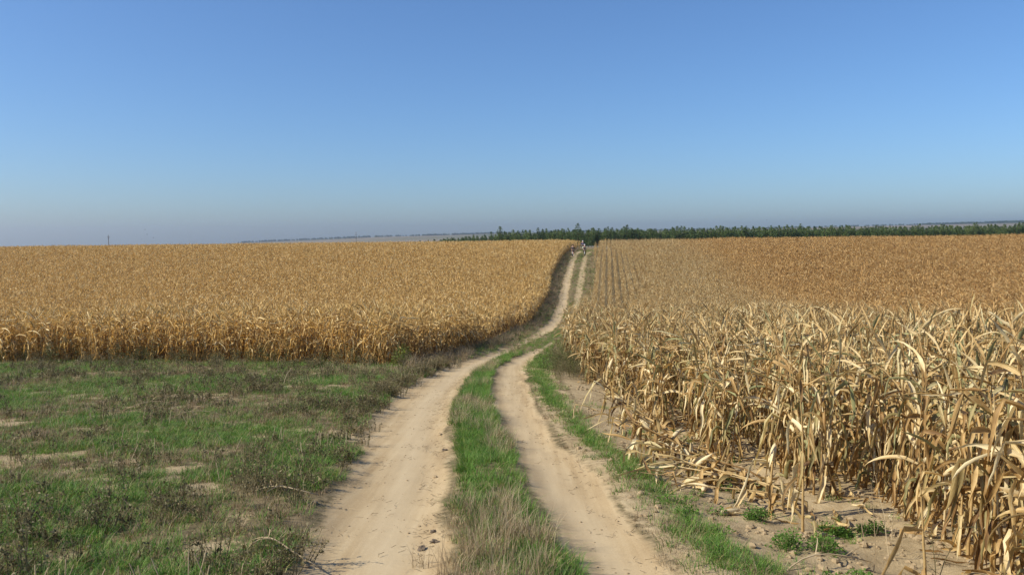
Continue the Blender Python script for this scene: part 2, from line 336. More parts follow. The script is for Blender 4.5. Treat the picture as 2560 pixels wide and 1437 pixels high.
# ---------------------------------------------------------------- corn plants
def leaf(mb, base, d, length, width, droop, twist, rng, tint, n=7, floor=None, flat=False, curl=.35, kink=None):
    """one long blade that arches over and hangs, folded along its rib"""
    p = np.array(base, float); d = nrm(d); vs = []; lf = []; step = length / n; tw = rng.normal(0, .4); wob = rng.normal(0, .12, 3)
    for i in range(n + 1):
        t = i / n
        wd = width * min(1, .45 + 3.2 * t) * (1 - t) ** .55 * (1 if i < n else 0) * rng.uniform(.8, 1.2) + .0012
        sv = np.cross(d, (0, 0, 1)); 
        if np.linalg.norm(sv) < .15: sv = np.array((math.cos(tw), math.sin(tw), 0.))
        sv = nrm(sv); nv = np.cross(sv, d); a = tw + twist * t; s2 = sv * math.cos(a) + nv * math.sin(a); n2 = np.cross(s2, d)
        if flat: vs += [p - s2 * wd * .5, p + s2 * wd * .5]; lf += [(t, -1, 0), (t, 1, 0)]
        else:
            c = curl * wd
            vs += [p - s2 * wd * .5 + n2 * c, p, p + s2 * wd * .5 + n2 * c * (.6 + .8 * rng.random())]; lf += [(t, -1, 0), (t, 0, 0), (t, 1, 0)]
        if kink is None: bend = droop * (.4 + 1.5 * t) * 3.5 / n
        else: bend = 3.6 if kink <= t + 1e-6 < kink + 1.01 / n else .10
        d = nrm(d + np.array((0, 0, -bend)) + rng.normal(0, .085, 3) + wob * .25)
        p = p + d * step
        if floor is not None and p[2] < floor: p[2] = floor + .02 * rng.random(); d = nrm(np.array((d[0], d[1], abs(d[2]) * .1)))
    k = 2 if flat else 3; fs = []
    for i in range(n):
        for j in range(k - 1): fs.append((i * k + j, i * k + j + 1, (i + 1) * k + j + 1, (i + 1) * k + j))
    return mb.add(vs, fs, tint, lf)
def corn_parts(rng, H=1.7, lod=0, lean=.06, fallen=None, ears=None, greenish=.12, nleaf=None):
    """returns [(part name, MB)] of one dried maize plant, base at the origin"""
    parts = []; n = 9 if lod == 0 else 3
    d = nrm((rng.normal(0, lean), rng.normal(0, lean), 1)); p = np.zeros(3); p[2] = -.04; path = [p.copy()]
    for i in range(n):
        if fallen is not None and i >= 1:
            tgt = np.array((math.cos(fallen[0]) * math.cos(fallen[1]), math.sin(fallen[0]) * math.cos(fallen[1]), math.sin(fallen[1])))
            d = nrm(d * .25 + tgt)
        d = nrm(d + rng.normal(0, .035, 3)); p = p + d * (H / n)
        if fallen is not None: p[2] = max(p[2], .03)
        path.append(p.copy())
    tone = rng.uniform(.42, .72)
    mb = MB(); r = .0125 if lod == 0 else .016
    tube(mb, path, [r * (1.15 - .85 * i / n) * rng.uniform(.9, 1.15) for i in range(n + 1)], 6 if lod == 0 else 3, (tone, 0, rng.random()), cap=False); parts.append(("stalk", mb))
    def at(f):
        x = f * n; i = min(int(x), n - 1); return path[i] + (path[i + 1] - path[i]) * (x - i), nrm(path[i + 1] - path[i])
    nl = nleaf or (int(rng.integers(13, 17)) if lod == 0 else 9); az0 = rng.uniform(0, 6.28)
    for k in range(nl):
        f = .10 + .86 * (k + rng.uniform(.1, .9)) / nl; q, sd_ = at(min(f, .985))
        az = az0 + math.pi * (k % 2) + rng.normal(0, .45); o = np.array((math.cos(az), math.sin(az), 0.)); o = nrm(o - sd_ * np.dot(o, sd_))
        kk_ = None; r_ = rng.random(); cu = .35
        if f > .8:
            el, dr, ln, wd = R(rng.uniform(5, 75)), rng.uniform(.0, .26), rng.uniform(.34, .66), rng.uniform(.028, .05); o = nrm(o + np.array((.35, .1, 0)))
            if r_ < .3: kk_ = rng.uniform(.3, .75)
            elif r_ < .45: el, dr = R(rng.uniform(62, 86)), .03
        elif f > .4:
            el, dr, ln, wd = R(rng.uniform(5, 62)), rng.uniform(.1, .6), rng.uniform(.45, .76), rng.uniform(.036, .066)
            if r_ < .78: kk_ = rng.uniform(.08, .4); cu = .55
        else:
            el, dr, ln, wd = R(rng.uniform(0, 45)), rng.uniform(.7, 1.2), rng.uniform(.36, .6), rng.uniform(.04, .07)
            if r_ < .85: kk_ = rng.uniform(.03, .22); cu = .6
        g = greenish * 3 * rng.random() if rng.random() < .38 else 0.
        tn = rng.choice([rng.uniform(.28, .5), rng.uniform(.48, .72), rng.uniform(.7, .98)], p=[.34, .42, .24])
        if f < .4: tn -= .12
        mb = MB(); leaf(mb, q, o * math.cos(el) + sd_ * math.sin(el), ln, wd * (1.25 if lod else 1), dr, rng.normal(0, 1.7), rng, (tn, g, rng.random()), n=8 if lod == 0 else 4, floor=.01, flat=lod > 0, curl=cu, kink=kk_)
        parts.append(("leaf", mb))
    ne = ears if ears is not None else int(rng.random() < .7)
    for k in range(ne):
        q, sd_ = at(rng.uniform(.40, .58)); az = az0 + rng.uniform(0, 6.28); el = R(rng.choice([rng.uniform(20, 60), rng.uniform(-75, -25)], p=[.4, .6]))
        dd = nrm(np.array((math.cos(az) * math.cos(el), math.sin(az) * math.cos(el), math.sin(el)))); ln = rng.uniform(.19, .25)
        mb = MB(); pts = [q + dd * ln * t for t in (0, .12, .35, .65, .88, 1.05)]
        tube(mb, pts, [.007, .021, .029, .026, .014, .003], 7 if lod == 0 else 4, (rng.uniform(.82, 1.05), 0, rng.random()), cap=False)
        for j in range(3 if lod == 0 else 1):
            leaf(mb, pts[1], dd + rng.normal(0, .25, 3), ln * rng.uniform(.9, 1.3), .035, .15, .8, rng, (rng.uniform(.7, 1.0), 0, rng.random()), n=4, floor=.01)
        parts.append(("ear", mb))
    if rng.random() < (.45 if lod == 0 else .3):
        q, sd_ = at(.98); mb = MB()
        for j in range(rng.integers(2, 5)):
            dd = nrm(sd_ + rng.normal(0, .35, 3)); ln = rng.uniform(.12, .24)
            tube(mb, [q, q + dd * ln * .5, q + nrm(dd + np.array((0, 0, -.3))) * ln], [.003, .003, .0015], 3, (rng.uniform(.12, .4), 0, rng.random()), cap=False)
        parts.append(("tassel", mb))
    return parts
def joined(parts):
    mb = MB()
    for _, p in parts: mb.join(p)
    return mb
rng = np.random.default_rng(11)
near_parts = [corn_parts(rng, rng.uniform(1.5, 1.78), 0, .07, ears=k % 2, greenish=.3) for k in range(16)]
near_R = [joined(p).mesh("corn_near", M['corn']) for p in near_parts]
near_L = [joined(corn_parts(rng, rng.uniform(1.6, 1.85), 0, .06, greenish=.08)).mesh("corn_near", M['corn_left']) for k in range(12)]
far_R = [joined(corn_parts(rng, rng.uniform(1.55, 1.8), 1, .06, greenish=.16)).mesh("corn_far", M['corn']) for k in range(12)]
far_L = [joined(corn_parts(rng, rng.uniform(1.6, 1.85), 1, .06, greenish=.06)).mesh("corn_far", M['corn_left']) for k in range(12)]

def row_points(rng, smin, smax, y0, y1, gap=.7, dy=.155):
    """plants along drilled rows that run with the track on the far slope"""
    s = np.arange(smin, smax, gap); y = np.arange(y0, y1, dy)
    Sg, Yg = np.meshgrid(s, y); Sg = Sg + rng.normal(0, .03, Sg.shape); Yg = Yg + rng.uniform(-.08, .08, Yg.shape)
    keep = rng.random(Sg.shape) > .06; Sg, Yg = Sg[keep], Yg[keep]
    return Sg + .12 * Yg, Yg
RW = lambda x, y: x < .70 * y + 5
LW = lambda x, y: x > -.70 * y - 5
rx, ry = row_points(rng, -1.9 - .7 * 8, 125, 3.6, 178)
depthR = rx - ev(XR, ry)
k = (depthR > 0) & RW(rx, ry); rx, ry, depthR = rx[k], ry[k], depthR[k]
lx, ly = row_points(rng, -140, 3.0, 26.5, 178)
k = (lx < ev(XL, ly)) & (ly > YL(lx) + .25 * np.sin(lx * 1.7)) & LW(lx, ly); lx, ly = lx[k], ly[k]
# the largest individuals along the near edge of the right field
score = np.hypot(rx, ry) * (1 + .55 * np.clip(depthR, 0, 9))
inside = (rx < .68 * ry + .2) & (ry > 4.2)
order = np.argsort(np.where(inside, score, 1e9)); NIND = 268
ind = order[:NIND]; rest = np.ones(len(rx), bool); rest[ind] = False
print("corn right", len(rx), "left", len(lx), "individuals y max", ry[ind].max())
def place_corn(x, y, variant, rz, sc, tilt, label, group, source=None):
    e = empty("corn_plant", (x, y, float(HT(x, y)) - .01), rz); e.scale = (sc, sc, sc * tilt[2]); e.rotation_euler = (tilt[0], tilt[1], rz)
    for nm, me in (source or near_meshes)[variant]:
        link(bpy.data.objects.new(nm, me), e)
    return tag(e, label, "corn", group)
near_meshes = [[(nm, mb.mesh("corn_" + nm, M['corn'])) for nm, mb in p] for p in near_parts]
def corn_label(v):
    names = [nm for nm, _ in near_meshes[v]]; a = "with pale husked ear" if "ear" in names else "with no ear"; b_ = "and dark tassel" if "tassel" in names else "and bare top"
    return "dry straw-coloured corn plant %s %s at field edge" % (a, b_), "field-edge corn plants %s %s" % (a, b_)
for j in ind:
    v = int(rng.integers(0, 16)); has_ear = any(nm == "ear" for nm, _ in near_meshes[v])
    place_corn(rx[j], ry[j], v, rng.uniform(0, 6.28), rng.uniform(.86, 1.06), (rng.normal(0, .05), rng.normal(0, .05), 1),
               *corn_label(v))
def scatter_field(name, x, y, near, far, label, cut=42.):
    z = HT(x, y) - .01; n = len(x); dist = np.hypot(x, y)
    idx = np.where(dist < cut, rng.integers(0, len(near), n), len(near) + rng.integers(0, len(far), n))
    rot = np.stack([rng.normal(0, .06, n), rng.normal(0, .06, n), rng.uniform(0, 6.283, n)], -1)
    hv = .93 + .22 * fbm(x * .12, y * .12, 3); sc = (hv * rng.uniform(.88, 1.1, n)); s_ = x - .12 * y; thin = 1 - .54 * (1 - sstep(15, 24, s_)) * sstep(40, 60, y) * (s_ > -3); sc = np.stack([sc * thin, sc * thin, sc], -1)
    return instancer(name, np.stack([x, y, z], -1), rot, sc, idx, near + far, label, "corn")
scatter_field("corn_field", rx[rest], ry[rest], near_R, far_R, "dense standing dry corn filling the field right of the track up to the pine trees")
scatter_field("corn_field", lx, ly, near_L, far_L, "dense golden dry corn filling the field left of the track behind the green meadow")

# two stalks that stand apart, and plants knocked over at the field corner
def single_corn(x, y, parts, label, group=None, rz=0.):
    e = empty("corn_plant", (x, y, float(HT(x, y)) - .01), rz)
    for nm, mb in parts: mb.obj(nm, M['corn'], e)
    return tag(e, label, "corn", group)
rng = np.random.default_rng(5)
single_corn(2.62, 7.1, corn_parts(rng, 1.5, 0, .02, ears=0, nleaf=9), "thin dry corn stalk standing alone on bare soil in front of the field")
single_corn(2.52, 7.75, corn_parts(rng, 1.42, 0, .03, ears=1, nleaf=10), "dry corn stalk with a hanging ear standing just behind the lone stalk")
single_corn(2.72, 5.15, corn_parts(rng, .95, 0, .03, ears=0, nleaf=4), "short broken corn stalk standing among low weeds ahead of the field corner")
for kx, ky, az, el in [(2.55, 8.7, 2.9, .12), (2.75, 8.35, 2.75, .05), (2.62, 9.2, 3.0, .25), (2.45, 9.7, 2.8, .4), (2.85, 8.1, 2.6, .06), (2.7, 9.0, 3.2, .1), (2.4, 10.3, 2.9, .55), (2.5, 10.0, 2.7, .3),
                       (2.35, 10.9, 3.1, .6), (2.3, 11.6, 2.8, .75), (2.25, 12.4, 3.0, .7), (2.4, 11.2, 2.6, .5), (2.15, 13.4, 3.1, .8), (2.95, 7.9, 2.85, .08), (2.8, 8.9, 2.5, .15), (2.6, 8.5, 3.05, .09), (2.5, 9.4, 2.75, .2), (2.35, 10.6, 3.0, .35)]:
    steep = el > .35
    single_corn(kx, ky, corn_parts(rng, rng.uniform(1.35, 1.6), 0, .05, fallen=(az + rng.normal(0, .12), el), ears=int(rng.random() < .7), nleaf=9),
                "dry corn plant leaning out steeply from the field edge toward the grass strip" if steep else "knocked-over dry corn plant lying on the bare soil ahead of the standing rows",
                "leaning corn plants at the field corner" if steep else "knocked-over corn plants at the field corner")
def ear_thing(x, y, az, label):
    e = empty("corn_ear", (x, y, float(HT(x, y)) + .02), az); mb = MB()
    tube(mb, [(t * .24 - .12, 0, .012) for t in (0, .1, .3, .6, .85, 1)], [.008, .024, .032, .028, .015, .003], 9, (.98, 0, .3)); mb.obj("husk", M['corn'], e)
    mb = MB()
    for j in range(4): leaf(mb, (-.1, 0, .012), np.array((1, rng.normal(0, .5), rng.uniform(.0, .5))), rng.uniform(.16, .26), .045, .2, 1, rng, (rng.uniform(.7, 1), 0, rng.random()), n=5, floor=-.01)
    mb.obj("husk_leaf", M['corn'], e); return tag(e, label, "corn ear")
ear_thing(2.08, 7.55, .4, "pale husked corn ear lying on the bare soil beside low green weeds")
ear_thing(2.02, 8.35, 1.3, "pale husked corn ear hanging under the knocked-over stalks near the grass strip")

# ---------------------------------------------------------------- grass, weeds, litter
def tuft(rng, n, h, spread, wd, bend, tone=(.2, .8), seg=3, dry=0.):
    mb = MB()
    for k in range(n):
        a = rng.uniform(0, 6.28); r = spread * math.sqrt(rng.random()); b0 = np.array((math.cos(a) * r, math.sin(a) * r, -.01)); az = a + rng.normal(0, .9); hh = h * rng.uniform(.45, 1.1)
        o = np.array((math.cos(az), math.sin(az), 0)); sv = np.array((-math.sin(az), math.cos(az), 0)); vs = []; bn = bend * rng.uniform(.2, 1.3)
        for i in range(seg + 1):
            t = i / seg; c = b0 + np.array((0, 0, 1)) * hh * (t - .35 * bn * t * t) + o * hh * bn * t * t; ww = wd * (1 - t * .9) * .5; vs += [c - sv * ww, c + sv * ww]
        fs = [(2 * i, 2 * i + 1, 2 * i + 3, 2 * i + 2) for i in range(seg)]
        tn = 1.05 if rng.random() < dry else rng.uniform(*tone); mb.add(vs, fs, (tn, 0, rng.random()), [(0, 1, 0)] * len(vs))
    return mb
def deadweed(rng, h, stems, twig, leafn, spread=.1):
    mb = MB()
    for s in range(stems):
        a = rng.uniform(0, 6.28); d = nrm((math.cos(a) * .35 * rng.random(), math.sin(a) * .35 * rng.random(), 1)); p = np.array((math.cos(a) * spread * rng.random(), math.sin(a) * spread * rng.random(), -.02)); hh = h * rng.uniform(.6, 1.1); pts = [p]
        for i in range(4): d = nrm(d + rng.normal(0, .1, 3)); pts.append(pts[-1] + d * hh / 4)
        tn = rng.uniform(.3, .9); tube(mb, pts, [.004, .0035, .003, .0022, .0012], 3, (tn, 0, rng.random()), cap=False)
        for j in range(twig):
            f = rng.uniform(.25, 1) * 4; i = min(int(f), 3); q = pts[i] + (pts[i + 1] - pts[i]) * (f - i); dd = nrm(rng.normal(0, 1, 3) * (1, 1, .4) + (0, 0, .7)); ln = hh * rng.uniform(.1, .28)
            tube(mb, [q, q + dd * ln], [.002, .001], 3, (tn, 0, rng.random()), cap=False)
            for l in range(leafn):
                c = q + dd * ln * rng.uniform(.3, 1) + rng.normal(0, .012, 3); u = nrm(rng.normal(0, 1, 3)); v = nrm(np.cross(u, rng.normal(0, 1, 3))); sz = rng.uniform(.008, .02)
                mb.add([c - u * sz, c + v * sz * .5, c + u * sz, c - v * sz * .5], [(0, 1, 2, 3)], (rng.uniform(.1, 1), 0, rng.random()))
    return mb
def leafy(rng, r, h, n, sz, tone=(.2, .9)):
    mb = MB()
    for k in range(n):
        a = rng.uniform(0, 6.28); rr = r * math.sqrt(rng.random()); z = h * (1 - (rr / r) ** 2) * rng.uniform(.25, 1.05) + .01
        c = np.array((rr * math.cos(a), rr * math.sin(a), z)); u = nrm((math.cos(a + rng.normal(0, 1)), math.sin(a + rng.normal(0, 1)), rng.uniform(-.2, .7))); v = nrm(np.cross((rng.normal(0, .4), rng.normal(0, .4), 1), u)); s = sz * rng.uniform(.6, 1.3)
        mb.add([c, c + u * s * .5 + v * s * .4, c + u * s, c + u * s * .5 - v * s * .4], [(0, 1, 2, 3)], (rng.uniform(*tone), 0, rng.random()))
        if k % 3 == 0: tube(mb, [(c[0] * .6, c[1] * .6, 0), c], [.002, .0015], 3, (.3, 0, 0), cap=False)
    return mb
rng = np.random.default_rng(21)
T_grass = [tuft(rng, 30, h, .08, .006, 1.1, (.1, .8), dry=.12).mesh("grass_tuft", M['grass']) for h in (.06, .08, .10, .13, .07, .09)]
T_long = [tuft(rng, 40, h, .085, .0055, .95, (.15, .85), dry=.08).mesh("long_grass_tuft", M['grass']) for h in (.15, .18, .21, .17)]
T_dryshort = [tuft(rng, 24, h, .09, .005, .9, (.0, .7)).mesh("short_dry_tuft", M['dry']) for h in (.07, .10, .13)]
T_dry = [tuft(rng, 30, h, .08, .0045, .7, (.2, 1.)).mesh("dry_grass_tuft", M['dry']) for h in (.16, .24, .32, .2)]
T_weed = [deadweed(rng, h, 8, 6, 1).mesh("dead_weed", M['weed']) for h in (.16, .22, .28, .2, .24)]
T_tall = [deadweed(rng, h, 9, 9, 4, .18).mesh("tall_dead_weed", M['weed' if k % 2 else 'olive']) for k, h in enumerate((.5, .65, .85, .6, .7, .55))]
T_stub = []
for k in range(4):
    mb = MB()
    for j in range(int(rng.integers(2, 6))):
        a = rng.uniform(0, .14); p = np.array((a * math.cos(j * 2.4), a * math.sin(j * 2.4), -.01)); d = nrm((rng.normal(0, .22), rng.normal(0, .22), 1)); h = rng.uniform(.1, .24)
        tube(mb, [p, p + d * h], [.004, .003], 4, (rng.uniform(.6, 1.1), 0, rng.random()), cap=False)
    T_stub.append(mb.mesh("straw_stubble", M['dry']))
T_clov = [leafy(rng, .09, .07, 60, .024).mesh("leafy_weed", M['clover']) for k in range(3)]
def pts(x0, x1, y0, y1, dens, fn):
    n = int((x1 - x0) * (y1 - y0) * dens); x = rng.uniform(x0, x1, n); y = rng.uniform(y0, y1, n)
    k = rng.random(n) < fn(x, y); return x[k], y[k]
def scat(name, x, y, meshes, label, cat, smin=.75, smax=1.25, tilt=.12, extra=None, dz=0.):
    n = len(x); sc = rng.uniform(smin, smax, n) * (1 if extra is None else extra)
    rot = np.stack([rng.normal(0, tilt, n), rng.normal(0, tilt, n), rng.uniform(0, 6.283, n)], -1)
    print(name, n)
    return instancer(name, np.stack([x, y, HT(x, y) + dz], -1), rot, sc, rng.integers(0, len(meshes), n), meshes, label, cat)
cat_ = lambda *a: tuple(np.concatenate(v) for v in zip(*a))
def meadow(x, y):                       # left of the track
    e = ev(LL, y) + .06 * np.sin(y * 3.1) + .4 * (fbm(x * 1.3, y * 1.3, 3) - .5)
    return sstep(.0, .2, e - x) * (y < YL(x) + .4) * (x > -.7 * y - 3) * (1 - .93 * bare(x, y))
def centre(x, y):
    wob = .25 * (fbm(x * 1.5 + 9, y * 1.2, 3) - .5); return sstep(.0, .14, x - ev(LR, y) - .05 + wob) * sstep(.0, .14, ev(RL, y) - x - .03 + wob)
GS = _s([(1.75, 2.5), (1.62, 5.4), (1.55, 6.7), (1.4, 8.3), (1.15, 10.9), (.92, 14.4), (.78, 18), (.76, 21), (.85, 25), (1.1, 29.4), (1.9, 36), (2.9, 44)])
def strip(x, y):
    wd = np.interp(y, [4, 8, 15, 25, 40], [.34, .22, .2, .3, .5]) * (.6 + .8 * fbm(x * 2, y * 1.5, 3)); return np.exp(-((x - ev(GS, y)) / wd) ** 2 * 1.3)
gpatch = lambda x, y: fbm(x * .42 + 5, y * .42 + 77, 4)
wpatch = lambda x, y: fbm(x * .8 + 31, y * .6 + 3, 4)
far_sc = lambda y: 1 + .02 * np.clip(y - 8, 0, 20)
# short green meadow
x, y = pts(-26, 0, 3.5, 32, 210, lambda x, y: meadow(x, y) * (.22 + .78 * sstep(.38, .6, gpatch(x, y))) * np.clip(10 / y, .3, 1))
scat("meadow_grass", x, y, T_grass, "short patchy green grass of the meadow left of the wheel tracks", "grass", extra=far_sc(y))
# dead weeds through the meadow
x, y = pts(-26, 0, 3.5, 32, 20, lambda x, y: meadow(x, y) * (.1 + .9 * sstep(.5, .68, wpatch(x, y))) * np.clip(11 / y, .45, 1))
x2, y2 = pts(-4, 0, 3.5, 30, 30, lambda x, y: np.exp(-((x - ev(LL, y) + .25) / .3) ** 2) * sstep(.42, .55, fbm(x * .5, y * .9 + 50, 3)) * (y < 27))
x, y = cat_((x, y), (x2, y2))
scat("dead_weeds", x, y, T_weed, "low dark brown dead weeds scattered through the green meadow", "weeds", extra=far_sc(y))
x, y = pts(-24, 0, 3.8, 30, 5, lambda x, y: meadow(x, y) * sstep(.45, .6, fbm(x * .4 + 70, y * .5, 3)))
scat("straw_stubble", x, y, T_stub, "short pale straw stubble poking out of the meadow grass", "stubble")
x, y = pts(-26, 0, 3.5, 32, 60, lambda x, y: np.clip(meadow(x, y) + .12 * bare(x, y) * (x < ev(LL, y)), 0, 1) * (1 - .7 * sstep(.42, .6, gpatch(x, y))) * np.clip(11 / y, .35, 1) * (y < YL(x) + .3))
scat("meadow_straw", x, y, T_dryshort, "short withered brown grass between the green patches of the meadow", "grass", extra=far_sc(y))
x, y = pts(0, 3, 3, 26, 40, lambda x, y: (x > ev(RR, y) + .02) * (x < ev(GS, y) + .5) * (.25 + .75 * sstep(.45, .6, fbm(x * 2, y * 1.5, 3))))
scat("shoulder_straw", x, y, T_dryshort, "withered short grass on the shoulder between the right wheel track and green strip", "grass", smin=.5, smax=1.)
# centre ridge grass
x, y = pts(-3, 3, 2.8, 34, 330, lambda x, y: centre(x, y) * (.35 + .65 * sstep(.36, .5, fbm(x * .9, y * .5 + 20, 3))) * np.clip(13 / y, .45, 1))
k = rng.random(len(x)) < .42
scat("ridge_grass", x, y, T_grass + T_long[:2], "thick green grass growing along the ridge between the two wheel tracks", "grass", smin=.7, smax=1.15, extra=far_sc(y))
x, y = pts(-3, 3, 2.8, 30, 60, lambda x, y: centre(x, y) * sstep(.5, .62, fbm(x * 1.2 + 60, y * .45 + 4, 3)) + .9 * np.exp(-((x + .22) / .26) ** 2 - ((y - 5.9) / .7) ** 2))
scat("ridge_straw", x, y, T_dry, "dry brown straw grass mixed into the green ridge between the wheel tracks", "grass", extra=.9)
# right verge strip, valley and far verges
x, y = pts(-1, 5, 2.8, 46, 260, lambda x, y: strip(x, y) * np.clip(12 / y, .35, 1) * (.4 + .6 * sstep(.35, .5, fbm(x * 1.5, y * .8, 3))))
x2, y2 = pts(1.4, 6, 4.5, 16, 30, lambda x, y: (x < ev(XR, y) + .3) * sstep(.55, .64, fbm(x * 1.4 + 8, y * 1.4, 3)))
x, y = cat_((x, y), (x2, y2))
scat("verge_grass", x, y, T_grass, "narrow strip of green grass between the right wheel track and the bare field edge", "grass", smin=.7, smax=1.1, extra=far_sc(y))
def farverge(x, y): return (x > ev(XL, y) - .2) * (x < ev(XR, y) + .2) * (1 - rut(x, y)) * (y > 30)
x, y = pts(-4, 22, 30, 165, 26, lambda x, y: farverge(x, y) * (.25 + .75 * sstep(.4, .55, fbm(x * .5, y * .12 + 9, 3))))
scat("track_verge_grass", x, y, T_grass, "green and brown grass beside the wheel tracks through the valley and up the far slope", "grass", smin=.9, smax=1.5)
x, y = pts(-5, 22, 27, 165, 10, lambda x, y: farverge(x, y) * np.maximum(np.exp(-((x - ev(XL, y) - .5) / .75) ** 2), .7 * np.exp(-((x - ev(XR, y) + .35) / .5) ** 2)))
x2, y2 = pts(-5, 22, 30, 165, 8, lambda x, y: farverge(x, y) * .22)
x3, y3 = pts(-3.9, 0, 24, 32, 14, lambda x, y: (x < ev(LL, y) - .05) * (x > np.interp(y, [24, 27, 32], [-2.9, -3.9, -3.2])) * .8)
x, y = cat_((x, y), (x2, y2), (x3, y3))
scat("verge_weeds", x, y, T_weed[:1] + T_dry + T_dryshort, "brown dead weeds along the foot of the corn beside the track on the far slope", "weeds", smin=1.1, smax=2.0)
# tall dead weeds under the left corn front and by the right field corner
x, y = pts(-26, -3.2, 26, 32, 5, lambda x, y: np.exp(-((y - YL(x) + .35) / .5) ** 2) * (.25 + .9 * sstep(.45, .6, fbm(x * .35, y * 0 + 2, 2))))
x2, y2 = pts(.9, 2.6, 19.5, 27, 14, lambda x, y: np.exp(-((x - 1.55) / .35) ** 2) * np.exp(-((y - 23) / 2) ** 2))
x, y = cat_((x, y), (x2, y2))
scat("tall_dead_weeds", x, y, T_tall, "tall dark olive dead weeds along the foot of the golden corn and at the right field corner", "weeds", smin=.7, smax=1.15)
# leaf litter and small clods on the field edge
T_lit = []
for k in range(5):
    mb = MB(); leaf(mb, (0, 0, .02), (1, 0, .25), rng.uniform(.18, .4), .04, .5, 1.6, rng, (rng.uniform(.35, .9), 0, rng.random()), n=6, floor=.004); T_lit.append(mb.mesh("dry_leaf", M['corn']))
x, y = pts(1.5, 9, 4, 22, 22, lambda x, y: sstep(-.9, .1, x - ev(XR, y)) * (.12 + .88 * sstep(-.1, .5, x - ev(XR, y))))
x2, y2 = pts(1.5, 3.2, 7.2, 14, 26, lambda x, y: np.exp(-((x - ev(XR, y) + .45) / .4) ** 2))
x, y = cat_((x, y), (x2, y2))
scat("leaf_litter", x, y, T_lit, "dry fallen corn leaves littering the soil at the foot of the standing rows", "litter", tilt=.2, dz=.005)
T_clod = []
for k in range(5):
    mb = MB(); ball(mb, (0, 0, .3), (1, .85, .6), rng, .28, 7, 5); T_clod.append(mb.mesh("clod", M['clod'], smooth=False))
x, y = pts(.5, 6, 3.5, 20, 110, lambda x, y: np.maximum(sstep(.1, .5, x - ev(GS, y)) * (x < ev(XR, y) + .8), .35 * sstep(0, .15, x - ev(RR, y))) * (.15 + .85 * sstep(.45, .6, fbm(x * 1.2, y * 1.2 + 30, 3))))
x2, y2 = pts(-3, 1.5, 3, 20, 10, lambda x, y: .6 * (np.exp(-((x - ev(LR, y)) / .12) ** 2) + np.exp(-((x - ev(LL, y)) / .15) ** 2)))
x, y = cat_((x, y), (x2, y2))
n = len(x); instancer("soil_crumbs", np.stack([x, y, HT(x, y) - .004], -1), np.stack([np.zeros(n), np.zeros(n), rng.uniform(0, 6.28, n)], -1), .008 + .04 * rng.random(n) ** 3.5, rng.integers(0, 5, n), T_clod, "small dry soil crumbs along the edges of the wheel tracks and field", "soil")
x, y = pts(-3.2, 1.8, 3, 22, 55, lambda x, y: rut(x, y) * (.15 + .85 * sstep(.5, .7, fbm(x * 1.3 + 4, y * .7, 3))))
n = len(x); instancer("track_crumbs", np.stack([x, y, HT(x, y) - .002], -1), np.stack([np.zeros(n), np.zeros(n), rng.uniform(0, 6.28, n)], -1), .004 + .012 * rng.random(n) ** 3, rng.integers(0, 5, n), T_clod, "tiny loose soil crumbs lying in the two wheel tracks", "soil")
T_twig = []
for k in range(4):
    mb = MB()
    for j in range(5):
        a = rng.uniform(0, 6.28); c = rng.normal(0, .05, 2); ln = rng.uniform(.02, .07); tube(mb, [(c[0], c[1], .004), (c[0] + ln * math.cos(a), c[1] + ln * math.sin(a), .012)], [.002, .0015], 3, (rng.uniform(.2, .9), 0, 0), cap=False)
    T_twig.append(mb.mesh("twigs", M['dry']))
x, y = pts(-3.4, 2.4, 3, 24, 30, lambda x, y: np.maximum(.12 * rut(x, y), np.maximum(np.exp(-((x - ev(LR, y) + .15) / .2) ** 2), np.maximum(.8 * np.exp(-((x - ev(RR, y)) / .3) ** 2), .8 * np.exp(-((x - ev(LL, y)) / .25) ** 2)))))
scat("straw_bits", x, y, T_twig, "scattered dry straw bits along the edges of the wheel tracks", "litter", tilt=.05)
x, y = pts(1.5, 5, 4, 9.5, 16, lambda x, y: (x < ev(XR, y) + .1) * sstep(.5, .62, fbm(x * 1.1 + 3, y * 1.3 + 60, 3)))
scat("low_weeds", x, y, T_clov, "low small-leaved green weeds spread over the bare soil ahead of the corn", "weeds")

# single plants big enough to point at
def plant(name, x, y, mb, mtl, label, cat, part, group=None, rz=0):
    e = empty(name, (x, y, float(HT(x, y))), rz); mb.obj(part, mtl, e, smooth=False); return tag(e, label, cat, group)
rng = np.random.default_rng(33)
for (px, py, r_, h_, lb) in [(2.42, 6.35, .27, .15, "dense dark green leafy weed clump below the lone corn stalk"), (2.98, 7.25, .2, .09, "flat green leafy weed clump on bare soil between the lone stalk and the standing rows"),
                             (2.45, 5.55, .26, .1, "spreading green leafy weed clump beside the short broken corn stalk"), (2.25, 7.35, .16, .12, "small green leafy weed clump beside the pale ear on the soil"), (3.25, 7.25, .15, .1, "small green leafy weed in the shade of the standing rows")]:
    mb = MB()
    for q_ in range(6):
        sub = leafy(rng, r_ * rng.uniform(.35, .6), h_ * rng.uniform(.5, 1.1), int(520 * r_), .022); a_ = rng.uniform(0, 6.28); d_ = r_ * rng.uniform(.2, .85); sub.v = [(v[0] + d_ * math.cos(a_), v[1] + d_ * math.sin(a_) * .8, v[2]) for v in sub.v]; mb.join(sub)
    plant("leafy_weed", px, py, mb, M['clover'], lb, "weed", "foliage")
mb = leafy(rng, .42, .75, 900, .07); plant("leafy_weed", -3.75, 27.0, mb, M['bush'], "bright yellow-green bushy weed at the corner of the left corn beside the track", "weed", "foliage")
